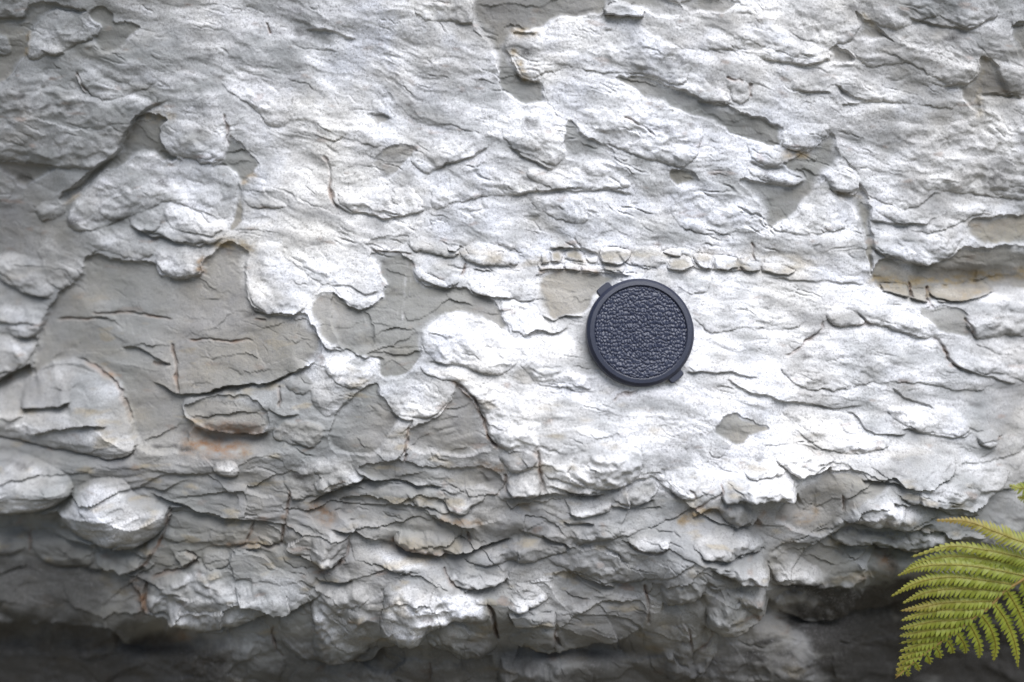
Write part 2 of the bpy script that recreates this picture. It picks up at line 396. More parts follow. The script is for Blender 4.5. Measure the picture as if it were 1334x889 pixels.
# open joints: frame, width, depth | line
CRACKS = """
D 1.6 5|640,460 658,510 662,570 668,650
D 1.4 4|200,372 330,370 420,365
D 1.2 3|700,450 780,448 860,455 960,450
D 1.4 4|570,530 640,545
D 1.6 5|280,510 380,560 440,600 470,690 500,770
D 1.3 3|330,345 450,340 650,375
D 1.4 4|1050,620 1055,700
D 1.2 3|960,370 1000,375
E 1.3 3|150,108 310,110
E 2 6|470,597 540,660 580,730 600,820 640,870
E 1.3 4|320,745 290,800 280,870
E 1.2 3|1070,680 1100,650 1160,640
E 1.2 3|510,160 500,210
F 1.4 4|430,505 520,460 560,410 582,372
F 1.6 5|990,430 1040,480 1050,520 1110,560
F 1.3 4|905,235 905,290
F 1.3 4|972,240 972,310 1000,330
F 1.3 3|315,70 312,120 320,150
F 1.2 3|1110,360 1140,400 1140,430
G 1.8 6|560,472 640,455 690,435 752,405 700,372
G 1.8 6|550,480 552,560 550,620
G 1.6 5|1072,270 1065,320 1060,360
G 1.6 5|870,357 980,350 1060,360
G 1.6 4|960,250 930,340
G 1.4 4|1100,130 1085,240 1075,290
G 1.6 4|105,300 108,390
G 1.5 4|1030,660 1040,720 1080,775
G 1.6 4|650,220 600,340 540,440 470,460
G 1.5 4|1310,320 1315,370 1270,430 1190,470
H 1.6 5|785,-10 790,70 810,150
H 1.4 4|660,80 665,150
H 1.5 4|290,0 280,40
H 1.5 4|430,440 460,490 500,520
H 2.2 9|600,580 620,650 640,710
H 1.6 5|860,650 850,690 870,725
H 1.6 5|1190,500 1200,560 1205,650
H 1.3 3|380,790 380,870
H 1.4 4|0,440 60,400
H 1.4 4|515,300 525,330
H 1.4 4|1120,330 1150,365 1220,382 1280,355
I 1.4 4|65,660 75,740
I 1.4 3|60,130 90,160 100,180
I 1.4 3|180,110 200,150 140,190 60,230
I 1.6 4|70,750 180,695
I 1.4 4|650,160 650,220
A 1.4 3|850,430 862,560
A 1.4 3|1010,80 1020,130
A 1.5 4|1215,580 1245,640 1250,760 1290,800
A 1.3 3|285,280 330,340
B 1.3 3|1100,440 1180,470 1230,510
C 1.4 3|300,310 300,370
C 1.3 3|210,290 280,310
"""

# loose growth and staining with a shape of its own: frame, ochre, rust, radius | line
STAINS = """
F .9 .1 9|780,222 900,232 1050,225 1200,205 1334,190 1420,185
F .5 .1 8|980,270 1100,275 1200,250
C .8 .2 6|440,582 510,582
B .7 .1 6|700,120 770,126
B .7 .1 6|690,200 720,250 740,300
D .8 .1 8|830,80 940,90
D .6 .5 6|770,140 755,190
D .2 .7 9|740,775 850,780 960,790
D .3 .8 12|720,840 830,850 900,860
D .3 .6 5|390,560 440,590
E .5 .4 4|800,175 1000,188
E .2 .6 3|470,597 580,730 600,820
G .3 .8 7|520,500 540,540 552,580
G .3 .7 9|1190,215 1240,240
G .3 .5 9|580,730 640,710 700,700
G .2 .5 8|770,0 900,10
G .3 .5 5|870,350 1000,340
G .2 .5 4|1075,240 1090,270
H .4 .5 5|560,50 650,60
H .2 .7 4|785,0 795,80
H .4 .4 5|430,240 560,260
H .1 .6 7|240,345 340,372 430,382
I .9 .3 5|40,260 120,220 180,225
I .5 .3 8|490,260 540,230
I .2 .7 8|800,400 830,430
I .2 .4 5|360,240 330,270
A .5 .1 5|100,130 95,200
A .6 .1 6|560,450 640,440
A .5 .1 4|250,770 290,740
A .5 .2 4|920,690 960,660
C .4 0 6|1190,230 1160,430
C .5 0 5|630,735 750,750
C .5 0 4|720,60 790,110
C .3 .1 7|1130,850 1250,860 1334,830
"""

# ------------------------------------------------------------------ noise and distance helpers
def _hash(ix, iy, seed):
    h = (ix.astype(np.int64) * 374761393 + iy.astype(np.int64) * 668265263 + seed * 1442695041) & 0xFFFFFFFF
    h = ((h ^ (h >> 13)) * 1274126177) & 0xFFFFFFFF
    h = ((h ^ (h >> 16)) * 2246822519) & 0xFFFFFFFF
    return (h ^ (h >> 15)) & 0xFFFF


_ANG = np.arange(65536) * (2 * math.pi / 65536)
_GC, _GS = np.cos(_ANG).astype(np.float32), np.sin(_ANG).astype(np.float32)


def perlin(x, y, seed=0):
    ix, iy = np.floor(x), np.floor(y)
    fx, fy = (x - ix).astype(np.float32), (y - iy).astype(np.float32)
    ix, iy = ix.astype(np.int64), iy.astype(np.int64)
    ux = fx * fx * fx * (fx * (fx * 6 - 15) + 10)
    uy = fy * fy * fy * (fy * (fy * 6 - 15) + 10)

    def g(a, b, dx, dy):
        k = _hash(ix + a, iy + b, seed)
        return _GC[k] * dx + _GS[k] * dy
    n0 = g(0, 0, fx, fy); n1 = g(1, 0, fx - 1, fy)
    n2 = g(0, 1, fx, fy - 1); n3 = g(1, 1, fx - 1, fy - 1)
    a = n0 + ux * (n1 - n0); b = n2 + ux * (n3 - n2)
    return (a + uy * (b - a)) * 1.45


def fbm(x, y, seed=0, octaves=3, gain=0.5):
    s, a, f = 0, 1.0, 1.0
    for k in range(octaves):
        s = s + a * perlin(x * f + 17.3 * k, y * f - 9.1 * k, seed + k)
        a *= gain; f *= 2.03
    return s


def sstep(a, b, x):
    t = np.clip((x - a) / (b - a), 0, 1)
    return t * t * (3 - 2 * t)


def chaikin(p, n, closed):
    for _ in range(n):
        if closed:
            q = np.roll(p, -1, 0)
            p = np.stack([p * .75 + q * .25, p * .25 + q * .75], 1).reshape(-1, 2)
        else:
            a, b = p[:-1], p[1:]
            m = np.stack([a * .75 + b * .25, a * .25 + b * .75], 1).reshape(-1, 2)
            p = np.concatenate([p[:1], m[1:-1] if len(m) > 2 else m, p[-1:]])
    return p


def seg_dist(px, py, poly, closed):
    """distance, vector to the nearest point, parameter 0..1 along, side (+ = below the line in the picture)"""
    n = len(poly)
    best = np.full(px.shape, 1e9, np.float32)
    vx = np.zeros_like(best); vy = np.zeros_like(best); par = np.zeros_like(best); side = np.zeros_like(best)
    inside = np.zeros(px.shape, bool)
    m = n if closed else n - 1
    lens = [np.hypot(*(poly[(i + 1) % n] - poly[i])) for i in range(m)]
    tot = max(sum(lens), 1e-6); acc = 0.0
    for i in range(m):
        ax, ay = poly[i]; bx, by = poly[(i + 1) % n]
        ex, ey = bx - ax, by - ay
        L2 = ex * ex + ey * ey + 1e-9
        t = np.clip(((px - ax) * ex + (py - ay) * ey) / L2, 0, 1)
        dx, dy = ax + t * ex - px, ay + t * ey - py
        d = dx * dx + dy * dy
        w = d < best
        best[w] = d[w]; vx[w] = dx[w]; vy[w] = dy[w]
        if closed:
            if ay != by:
                c = ((ay > py) != (by > py)) & (px < (bx - ax) * (py - ay) / (by - ay) + ax)
                inside ^= c
        else:
            par[w] = ((acc + t * lens[i]) / tot)[w]
            side[w] = (ex * (py - ay) - ey * (px - ax))[w]
        acc += lens[i]
    d = np.sqrt(best)
    return d, vx / (d + 1e-6), vy / (d + 1e-6), inside, par, side


def axis(lo, hi, flo, fhi, step, grow, cap):
    mid = list(np.arange(flo, fhi + step * .5, step))
    a, s = [], step
    x = mid[0]
    while x > lo:
        s = min(s * grow, cap); x -= s; a.append(x)
    b, s = [], step
    x = mid[-1]
    while x < hi:
        s = min(s * grow, cap); x += s; b.append(x)
    return np.array(a[::-1] + mid + b)


STEP = 1.3
GX = axis(-1100, 2450, -45, 1380, STEP, 1.13, 22)
GY = axis(-900, 1690, -45, 935, STEP, 1.13, 22)
X, Y = [a.astype(np.float32) for a in np.meshgrid(GX, GY)]
NY, NX = X.shape

# ------------------------------------------------------------------ relief of the face (units: photograph pixels)
wx = X + 5.0 * perlin(X / 38, Y / 38, 1) + 2.6 * perlin(X / 13, Y / 13, 2) + 1.2 * perlin(X / 5.5, Y / 5.5, 3)
wy = Y + 4.0 * perlin(X / 38, Y / 38, 4) + 2.2 * perlin(X / 13, Y / 13, 5) + 1.1 * perlin(X / 5.5, Y / 5.5, 6)


def bump(cx, cy, rx, ry, amp, ang=0.0):
    c, s = math.cos(ang), math.sin(ang)
    dx, dy = X - cx, Y - cy
    a = (dx * c + dy * s) / rx; b = (-dx * s + dy * c) / ry
    return amp * np.exp(-(a * a + b * b))


# large form: a blunt prow, rounding away on both sides, undercut towards the foot
xr = (X - 730) / 667
macro = np.where(xr < 0, -175 * np.abs(xr) ** 2.1, -150 * np.abs(xr) ** 2.2)
side_flat = -175 - 260 * (np.abs(xr) - 1) / (1 + .35 * np.clip(np.abs(xr) - 1, 0, 9))
macro = np.where(np.abs(xr) > 1, np.maximum(macro, side_flat), macro)
macro = macro + 27 * sstep(330, -120, Y) - 160 * sstep(-120, -900, Y) + 40 * sstep(330, 590, Y)
lean_side = .33 * sstep(430, -40, X) + .2 * sstep(960, 1360, X)
macro = macro + lean_side * np.clip(470 - Y, -60, 620)
# the foot: steps back in irregular shelves
fy0 = 575 + 34 * perlin(X / 190, Y * 0 + .3, 11) + 40 * sstep(420, 150, X) - 10 * sstep(900, 1200, X)
foot = np.clip((Y - fy0) / 310, 0, None)
macro = macro - np.where(foot < 1, 112 * foot ** 1.45, 112 + 162 * np.clip(foot - 1, 0, .8))
macro = macro + bump(420, 440, 260, 90, 8) + bump(60, 610, 150, 80, 30) + bump(110, 675, 130, 32, 14)
macro = macro + bump(300, 770, 130, 40, 16, .1) + bump(560, 790, 150, 48, 44, .1) + bump(915, 752, 70, 66, 70) + bump(965, 645, 90, 24, 26)
macro = macro + bump(760, 590, 120, 40, 14) + bump(1130, 655, 150, 50, 34) + bump(760, 700, 130, 40, 22) + bump(420, 700, 120, 40, 16)
macro = macro + bump(1000, 872, 90, 24, 24) + bump(735, 866, 50, 20, 30) + bump(470, 872, 130, 18, 14) - 62 * sstep(800, 905, Y)
macro = macro - 62 * sstep(806, 842, Y + 10 * perlin(X / 40, X * 0, 13)) * sstep(300, 170, X) - bump(205, 836, 45, 13, 50) - bump(35, 822, 110, 20, 40) - bump(1050, 800, 75, 24, 70) - 110 * sstep(735, 800, Y) * sstep(1050, 1170, X)
macro = macro - bump(665, 835, 26, 26, 40) - bump(780, 848, 80, 12, 34) - bump(640, 700, 60, 12, 16) - bump(300, 572, 55, 13, 20)
macro = macro - bump(1290, 370, 110, 20, 22) - bump(1065, 655, 40, 26, 24) - bump(520, 712, 70, 12, 14) - bump(40, 690, 100, 14, 26)
macro = macro + 14 * fbm(X / 420, Y / 260, 21, 2)

H = np.zeros_like(X)
white = 0.93 - 0.5 * sstep(590, 690, Y) - .25 * sstep(790, 860, Y) - 0.46 * sstep(380, 40, X) - 0.20 * sstep(1000, 1300, X)  # greyer rock downwards; both sides darkened as painted light falloff
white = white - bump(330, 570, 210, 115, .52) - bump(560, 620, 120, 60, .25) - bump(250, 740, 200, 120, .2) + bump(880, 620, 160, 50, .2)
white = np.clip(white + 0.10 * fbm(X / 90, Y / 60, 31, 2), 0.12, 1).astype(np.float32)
foot_shade = np.zeros_like(X); ochre = np.zeros_like(X); rust = np.zeros_like(X)
rough = np.ones_like(X)                 # how strongly the foliation shows
label = np.zeros(X.shape, np.int32)
pieces = [None]


def window(p, m):
    i0, i1 = np.searchsorted(GX, [p[:, 0].min() - m, p[:, 0].max() + m])
    j0, j1 = np.searchsorted(GY, [p[:, 1].min() - m, p[:, 1].max() + m])
    return (slice(max(j0, 0), j1), slice(max(i0, 0), i1))


def rows(table):
    for ln in table.strip().splitlines():
        head, text = ln.split("|")
        f = head.split()
        yield f[0], [float(v) for v in f[1:]], pts_of(f[0], text)


SILT_PALE = dict(A=.0, B=.14, C=.12, D=.26, E=.16, F=.14, G=.05, H=.18, I=.12)   # paleness added to the siltstone, frame by frame
for fr, (dep, wh, oc), p in rows(MATRIX):
    wh = min(wh + SILT_PALE[fr], .66)
    oc = oc * .7
    p = chaikin(p, 2, True)
    w = window(p, 30)
    d, vx, vy, ins, _, _ = seg_dist(wx[w], wy[w], p, True)
    t = np.clip(d / 6.0, 0, 1)
    prof = np.where(ins, np.sqrt(1 - (1 - t) ** 2), 0)
    H[w] -= dep * prof
    H[w] -= np.where(ins, 1.2 * np.exp(-d / 3) * np.clip(-vy, 0, 1), 0) * dep * 0.3
    k = np.where(ins, sstep(0, 1, d / (3 + 26 * np.clip(.15 + perlin(wx[w] / 60, wy[w] / 45, 36), 0, 1))), 0)
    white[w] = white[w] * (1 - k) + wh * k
    ochre[w] = np.maximum(ochre[w] * (1 - k), oc * k)
    rough[w] = rough[w] * (1 - k) + 0.5 * k
    label[w] = np.where(ins, len(pieces), label[w])
    pieces.append("siltstone_patch")

rng = np.random.default_rng(4)
for fr, (hh, wh, oc), p in rows(LOBES):
    y0, y1 = p[:, 1].min(), p[:, 1].max()
    x0, x1 = p[:, 0].min(), p[:, 0].max()
    size = min(y1 - y0, x1 - x0)
    p = chaikin(p, 1 if size < 16 else 2, True) if size > 21 else p
    w = window(p, 30)
    xm, ym = p[:, 0].mean(), p[:, 1].mean()
    q_ = .6 if size < 24 else .5 if (xm < 230 and 480 < ym < 730) else 1.0
    d, vx, vy, ins, _, _ = seg_dist(X[w] + q_ * (wx - X)[w], Y[w] + q_ * (wy - Y)[w], p, True)
    down = np.clip(vy * np.where(ins, 1, -1) * .5 + .5, 0, 1)      # 1 at the lower rim
    yc = (y0 + y1) / 2
    low = float(sstep(520, 660, yc)) if size > 28 else .6
    hh = hh * (.80 + .90 * low)
    dome = (x0 + x1) / 2 < 230 and yc > 480 and yc < 730 and size > 40
    et, eb = min(46 - 18 * low, .5 * size), min(20 - 7 * low, .34 * size)
    if dome:
        et, eb = .55 * size, .42 * size
    if size < 24:
        et, eb = 3.6, 2.0
    e = et + (eb - et) * down
    t = np.clip(d / e, 0, 1)
    prof = np.where(ins, np.sqrt(np.clip(1 - (1 - t) ** 2, 0, 1)), 0)
    lean = 0.62 + 0.7 * np.clip((Y[w] - y0) / (y1 - y0 + 1), 0, 1) + rng.uniform(-.12, .12) * (X[w] - (x0 + x1) / 2) / (x1 - x0)
    if dome:
        prof = np.where(ins, sstep(-.35, 1, t) * np.sqrt(np.clip(1 - (1 - np.clip(t * 3, 0, 1)) ** 2, 0, 1)), 0)
    rim = np.clip(.62 + .75 * perlin(wx[w] / 34 + 7 * hh, wy[w] / 24, 33) + .35 * perlin(wx[w] / 11, wy[w] / 9, 34), .25, 1.15)
    if size < 28 or dome:
        rim = rim * 0 + 1.0
    prof = prof * (rim + (1 - rim) * sstep(0, 1, d / (e * 3)) * .8)
    if size > 40 and not dome:
        # broken stone: a lobe is a few planar breaks, not a dome
        for q in range(2 + int(low > .5)):
            a_ = rng.uniform(0, 2 * math.pi); off = rng.uniform(-.1, .3) * size
            c_, s_ = math.cos(a_), math.sin(a_)
            pl = (X[w] - (x0 + x1) / 2 + 6 * perlin(X[w] / 25, Y[w] / 25, 39)) * c_ + (Y[w] - yc) * s_ - off
            lean = lean - (.010 + .010 * low) * np.clip(pl, 0, 45)
        lean = np.clip(lean, .15, 2)
    H[w] += hh * prof * lean
    H[w] -= np.where(ins, 0, rim * hh * (0.06 + 0.36 * down * down) * np.exp(-d / 2.8))
    if size < 24:
        H[w] -= 2.2 * np.exp(-(d / 1.1) ** 2) * np.clip(.8 + perlin(wx[w] / 9, wy[w] / 9, 37), 0, 1)
    k = np.where(ins, sstep(-.5, 3 + 5 * low + (0 if size < 28 else 13) * np.clip(.1 + perlin(wx[w] / 45, wy[w] / 32, 38), 0, 1), d), 0)
    white[w] = white[w] * (1 - k) + (wh * (1 - .06 * low - .24 * float(sstep(360, 30, (x0 + x1) / 2) * sstep(660, 520, yc)) - .10 * float(sstep(980, 1280, (x0 + x1) / 2))) + rng.uniform(-.03, .03)) * k  # lobes darken towards both sides, a vignette put into their colour
    ochre[w] = ochre[w] * (1 - k) + oc * k
    rough[w] = rough[w] * (1 - k) + (.6 if dome else 1.0 if wh > .35 else .45) * k
    label[w] = np.where(ins, len(pieces), label[w])
    pieces.append("stone")

lx = X + 3 * perlin(X / 22, Y / 22, 41) + 1.8 * perlin(X / 8, Y / 8, 42)
ly = Y + 3.4 * perlin(X / 26, Y / 26, 43) + 1.3 * perlin(X / 9, Y / 9, 44)
for fr, (up, dn, ru, rd), p in rows(LEDGES):
    if p[0, 0] > p[-1, 0]:
        p = p[::-1]
    p = chaikin(p, 2, False)
    w = window(p, 3 * ru)
    d, vx, vy, _, par, side = seg_dist(lx[w], ly[w], p, False)
    sd = np.where(side > 0, d, -d)                                  # positive below the lip
    end = sstep(0, .14, par) * sstep(1, .86, par)
    end = end * (0.75 + 0.5 * perlin(X[w] / 26, Y[w] / 26, 47))
    s = sstep(-1.2, 1.6, sd)
    deep = 1 + .6 * float(sstep(600, 660, p[:, 1].mean()))
    up, dn = up * deep, dn * deep
    H[w] += end * ((1 - s) * up * np.exp(-np.abs(sd) / ru) - s * dn * np.exp(-np.abs(sd) / rd))

for fr, (wd, dep), p in rows(CRACKS):
    p = chaikin(p, 1, False)
    w = window(p, 20)
    d, vx, vy, _, par, side = seg_dist(lx[w], ly[w], p, False)
    end = sstep(0, .1, par) * sstep(1, .9, par) * (0.8 + .5 * perlin(X[w] / 14, Y[w] / 14, 48))
    H[w] -= 1.4 * end * dep * np.exp(-(d / wd) ** 2)
    rust[w] = np.maximum(rust[w], np.clip(.75 * end * np.exp(-(d / (wd * 1.5)) ** 2) * (.6 + .8 * perlin(X[w] / 20, Y[w] / 20, 49)), 0, 1))

for fr, (oc, ru, rad), p in rows(STAINS):
    w = window(p, rad * 4)
    d, vx, vy, _, par, _ = seg_dist(lx[w], ly[w], p, False)
    k = np.exp(-(d / rad) ** 2) * np.clip(.7 + .9 * fbm(X[w] / 16, Y[w] / 9, 51, 3), 0, 1.2)
    ochre[w] = np.maximum(ochre[w], np.clip(oc * k, 0, 1)); rust[w] = np.maximum(rust[w], np.clip(ru * k, 0, 1))

# outside the framed patch the face goes on as broken lobes of the same rock
out = np.maximum(np.maximum(sstep(-10, -90, X), sstep(1344, 1424, X)), np.maximum(sstep(-10, -90, Y), sstep(899, 979, Y)))
n = fbm(X / 110, Y / 60, 61, 4)
H += out * 14 * (1 - 2 * np.abs(n))
white = white * (1 - out) + out * np.clip(.5 + .5 * np.sign(n) * np.abs(n) ** .5 - .3 * sstep(560, 800, Y), .05, .95)

# chalky scrape marks down the siltstone
for (x_0, y_0, x_1, y_1, r_, a_) in ((531, 325, 519, 470, 3.2, .62), (537, 330, 531, 400, 2.0, .5), (523, 380, 513, 450, 2.0, .5), (545, 385, 541, 430, 1.5, .4), (160, 410, 183, 455, 2.4, .45), (150, 420, 170, 450, 2.0, .4)):
    pl_ = np.array([[x_0, y_0], [x_1, y_1]], float)
    w = window(pl_, 14)
    d, _, _, _, par, _ = seg_dist(lx[w], ly[w], pl_, False)
    k = a_ * np.exp(-(d / r_) ** 2) * sstep(0, .15, par) * sstep(1, .7, par) * np.clip(.7 + perlin(X[w] / 5, Y[w] / 12, 58), .2, 1)
    white[w] = np.maximum(white[w], k * 1.25)

# foliation: wavy laminae running along the face, dipping gently to one side
dip = math.radians(9)
ca, sa = math.cos(dip), math.sin(dip)
bend = -26 * sstep(520, 860, Y) * perlin(X / 330, Y / 900, 71) - 0.24 * (X - 667) * sstep(560, 760, Y) * sstep(1150, 850, X)
fx = X + 10 * perlin(X / 60, Y / 40, 72)
fy = Y + bend + 17 * perlin(X / 130, Y / 90, 70) + 8 * perlin(X / 52, Y / 34, 73) + 3.0 * perlin(X / 17, Y / 12, 74) + 1.2 * perlin(X / 7, Y / 5, 69)
fy = fy - .15 * (X - 667) * sstep(600, 260, Y)
S = fx * ca + fy * sa; T = -fx * sa + fy * ca
streak = np.clip(.45 + 1.1 * perlin(X / 120, Y / 60, 75) + .5 * perlin(X / 40, Y / 22, 68), .08, 1.25)
smo = (.62 - .1 * sstep(560, 720, Y)) * (1 - .45 * sstep(420, 120, X) - .25 * sstep(1080, 1300, X))
amp = rough * streak * smo
H += amp * 1.5 * perlin(S / 70, T / 15, 76) + amp * 1.2 * (.5 - np.abs(perlin(S / 52, T / 9, 77)))
H += amp * .8 * perlin(S / 26, T / 5.5, 67)
H += smo * (.3 + .7 * rough) * (0.8 * perlin(S / 18, T / 9, 78) + 0.5 * perlin(X / 7, Y / 5.5, 79) + .32 * perlin(X / 3.4, Y / 3.0, 80))
H += (4.4 + 2.4 * sstep(520, 700, Y)) * fbm(S / 130, T / 56, 81, 3) * (.35 + .65 * rough)


white = np.clip(white + (.17 + .18 * white) * (fbm(S / 110, T / 38, 111, 3) + .6 * perlin(X / 30, Y / 20, 114) - .08) - .06 * np.clip(perlin(X / 170, Y / 110, 116) + .1, 0, 1), 0, 1.1).astype(np.float32)


def facets(sx, sy, seed, amp_):
    """broken, planar facets: each cell of the pattern has its own slope"""
    u, v_ = fx / sx, (fy + .12 * fx) / sy
    iu, iv = np.floor(u), np.floor(v_)
    best = np.full(X.shape, 9.0, np.float32); h_ = np.zeros_like(best)
    for a in (-1, 0, 1):
        for b_ in (-1, 0, 1):
            ku, kv = (iu + a).astype(np.int64), (iv + b_).astype(np.int64)
            r1 = _hash(ku, kv, seed) / 65536; r2 = _hash(ku, kv, seed + 3) / 65536
            du = u - (ku + r1); dv = v_ - (kv + r2)
            d_ = (du * du + dv * dv).astype(np.float32)
            g1 = _hash(ku, kv, seed + 5) / 65536 - .5; g2 = _hash(ku, kv, seed + 9) / 65536 - .35; g3 = _hash(ku, kv, seed + 11) / 65536
            val = (du * g1 * 1.2 + dv * g2 * 2.2 + g3 * .7).astype(np.float32)
            m_ = d_ < best
            best[m_] = d_[m_]; h_[m_] = val[m_]
    return amp_ * h_


lowr = .06 + .94 * sstep(540, 680, Y)
H += facets(74, 40, 301, 6.0) * lowr * (.45 + .55 * rough)
H += facets(58, 17, 351, 3.4) * np.clip(1.15 - rough, 0, 1) * np.clip(.5 + perlin(X / 50, Y / 40, 353), 0, 1)
H += facets(34, 19, 331, 1.0) * (.12 + .88 * lowr) * (.3 + .7 * rough)
# short open partings along the laminae
for L1, L2, dep, sd_, thr in ((95, 17, 3.0, 82, .12), (46, 10, 1.9, 85, .2), (130, 26, 3.6, 88, .22)):
    q = perlin(S / L1, T / L2, sd_)
    thr = thr + .12
    msk = sstep(thr, thr + .25, perlin(X / 60, Y / 26, sd_ + 1)) * np.clip(.25 + .45 * smo + .9 * np.exp(-((Y - 290) / 70) ** 2) * sstep(380, 520, X) * sstep(1120, 980, X) + .5 * sstep(520, 640, Y) * sstep(250, 500, X), 0, 1)
    H -= (.3 + .7 * rough) * msk * dep * np.exp(-(q / .05) ** 2) * (1 - .6 * out)
    H += (.3 + .7 * rough) * msk * 1.2 * sstep(-.05, .05, -q) * np.exp(-np.clip(-q, 0, 9) / .25)

ochre = np.maximum(ochre, .5 * np.exp(-((Y - 338 - .03 * (X - 800)) / 16) ** 2) * sstep(540, 640, X) * sstep(1130, 1000, X) * np.clip(.45 + 1.1 * fbm(X / 30, Y / 14, 97, 3), 0, 1))
ochre = np.maximum(ochre, .42 * sstep(.35, .9, fbm(X / 55, Y / 20, 98, 3)) * sstep(430, 560, Y + .2 * (667 - X)))
rust = np.maximum(rust, .35 * sstep(.62, 1.0, fbm(X / 40, Y / 18, 91, 3)) * rough)
ochre = np.clip(ochre + .10 * sstep(.1, .9, fbm(X / 75, Y / 40, 94, 3)), 0, 1)

dn_ = .5 * fbm(X / 60, Y / 30, 121, 4)  # shade of the undercut foot and corner cavities, painted into the colour
foot_shade = sstep(.35, .8, sstep(775, 860, Y) * sstep(480, 160, X) + dn_ * .5) * .9
foot_shade = np.maximum(foot_shade, .6 * sstep(.4, 1.0, sstep(790, 870, Y) + dn_ * .7))
foot_shade = np.maximum(foot_shade, .95 * sstep(.3, .75, sstep(730, 790, Y) * sstep(940, 1120, X) + dn_ * 1.1))
foot_shade = np.maximum(foot_shade, .75 * sstep(.4, .9, sstep(660, 760, Y) * sstep(330, 60, X) + dn_ * .6))
# ------------------------------------------------------------------ to the world
W = (macro + H)
# lobes sag over their lower rim, so ledges overhang
yy = Y + 0.30 * np.clip(H, -10, 30)
sc = 1 - macro / DPX                                  # a point traced in the photograph lies on this line of sight's depth
UU = (X - CX) * sc * PX; VV = -(yy - CY) * sc * PX; WW = W * PX
P = np.empty((NY, NX, 3), np.float32)
for k in range(3):
    P[..., k] = ORIGIN[k] + UU * UAX[k] + VV * VAX[k] + WW * WAX[k]
gu = np.gradient(P, axis=1); gv = np.gradient(P, axis=0)
NRM = np.cross(gv, gu); NRM /= np.linalg.norm(NRM, axis=2, keepdims=True) + 1e-12


def face_point(x, y, lift=0.0):
    """world point on the rock under photograph position x, y, lifted off it along the outward normal (in pixels)"""
    i = int(np.argmin(np.abs(GX - x))); j = int(np.argmin(np.abs(GY - y)))
    m = float(macro[j, i]); w_ = float(W[max(0, j - 6):j + 7, max(0, i - 6):i + 7].mean()) + lift
    s = 1 - w_ / DPX
    return ORIGIN + UAX * ((x - CX) * s * PX) + VAX * (-(y - CY) * s * PX) + WAX * (w_ * PX)


def at(x, y, w_):
    """world point seen at photograph position x, y and standing w_ pixels out from the mean face"""
    s = 1 - w_ / DPX
    return ORIGIN + UAX * ((x - CX) * s * PX) + VAX * (-(y - CY) * s * PX) + WAX * (w_ * PX)


# ------------------------------------------------------------------ materials
def node_mat(name):
    m = bpy.data.materials.new(name)
    m.use_nodes = True
    nt = m.node_tree
    return m, nt, nt.nodes["Principled BSDF"]


def N(nt, kind, **kw):
    n_ = nt.nodes.new(kind)
    for k, v in kw.items():
        if k in n_.inputs:
            n_.inputs[k].default_value = v
        else:
            setattr(n_, k, v)
    return n_


def mix(nt, fac, a, b, blend='MIX'):
    n_ = nt.nodes.new("ShaderNodeMix")
    n_.data_type = 'RGBA'; n_.blend_type = blend
    for sock, v in ((0, fac), (6, a), (7, b)):
        if hasattr(v, "links"):
            nt.links.new(v, n_.inputs[sock])
        else:
            n_.inputs[sock].default_value = v if not isinstance(v, tuple) else (*v, 1)
    return n_.outputs[2]


def ramp(nt, src, stops):
    r = nt.nodes.new("ShaderNodeValToRGB")
    e = r.color_ramp.elements
    e[0].position, e[1].position = stops[0][0], stops[-1][0]
    e[0].color = (*[stops[0][1]] * 3, 1); e[1].color = (*[stops[-1][1]] * 3, 1)
    nt.links.new(src, r.inputs[0])
    return r.outputs[0]


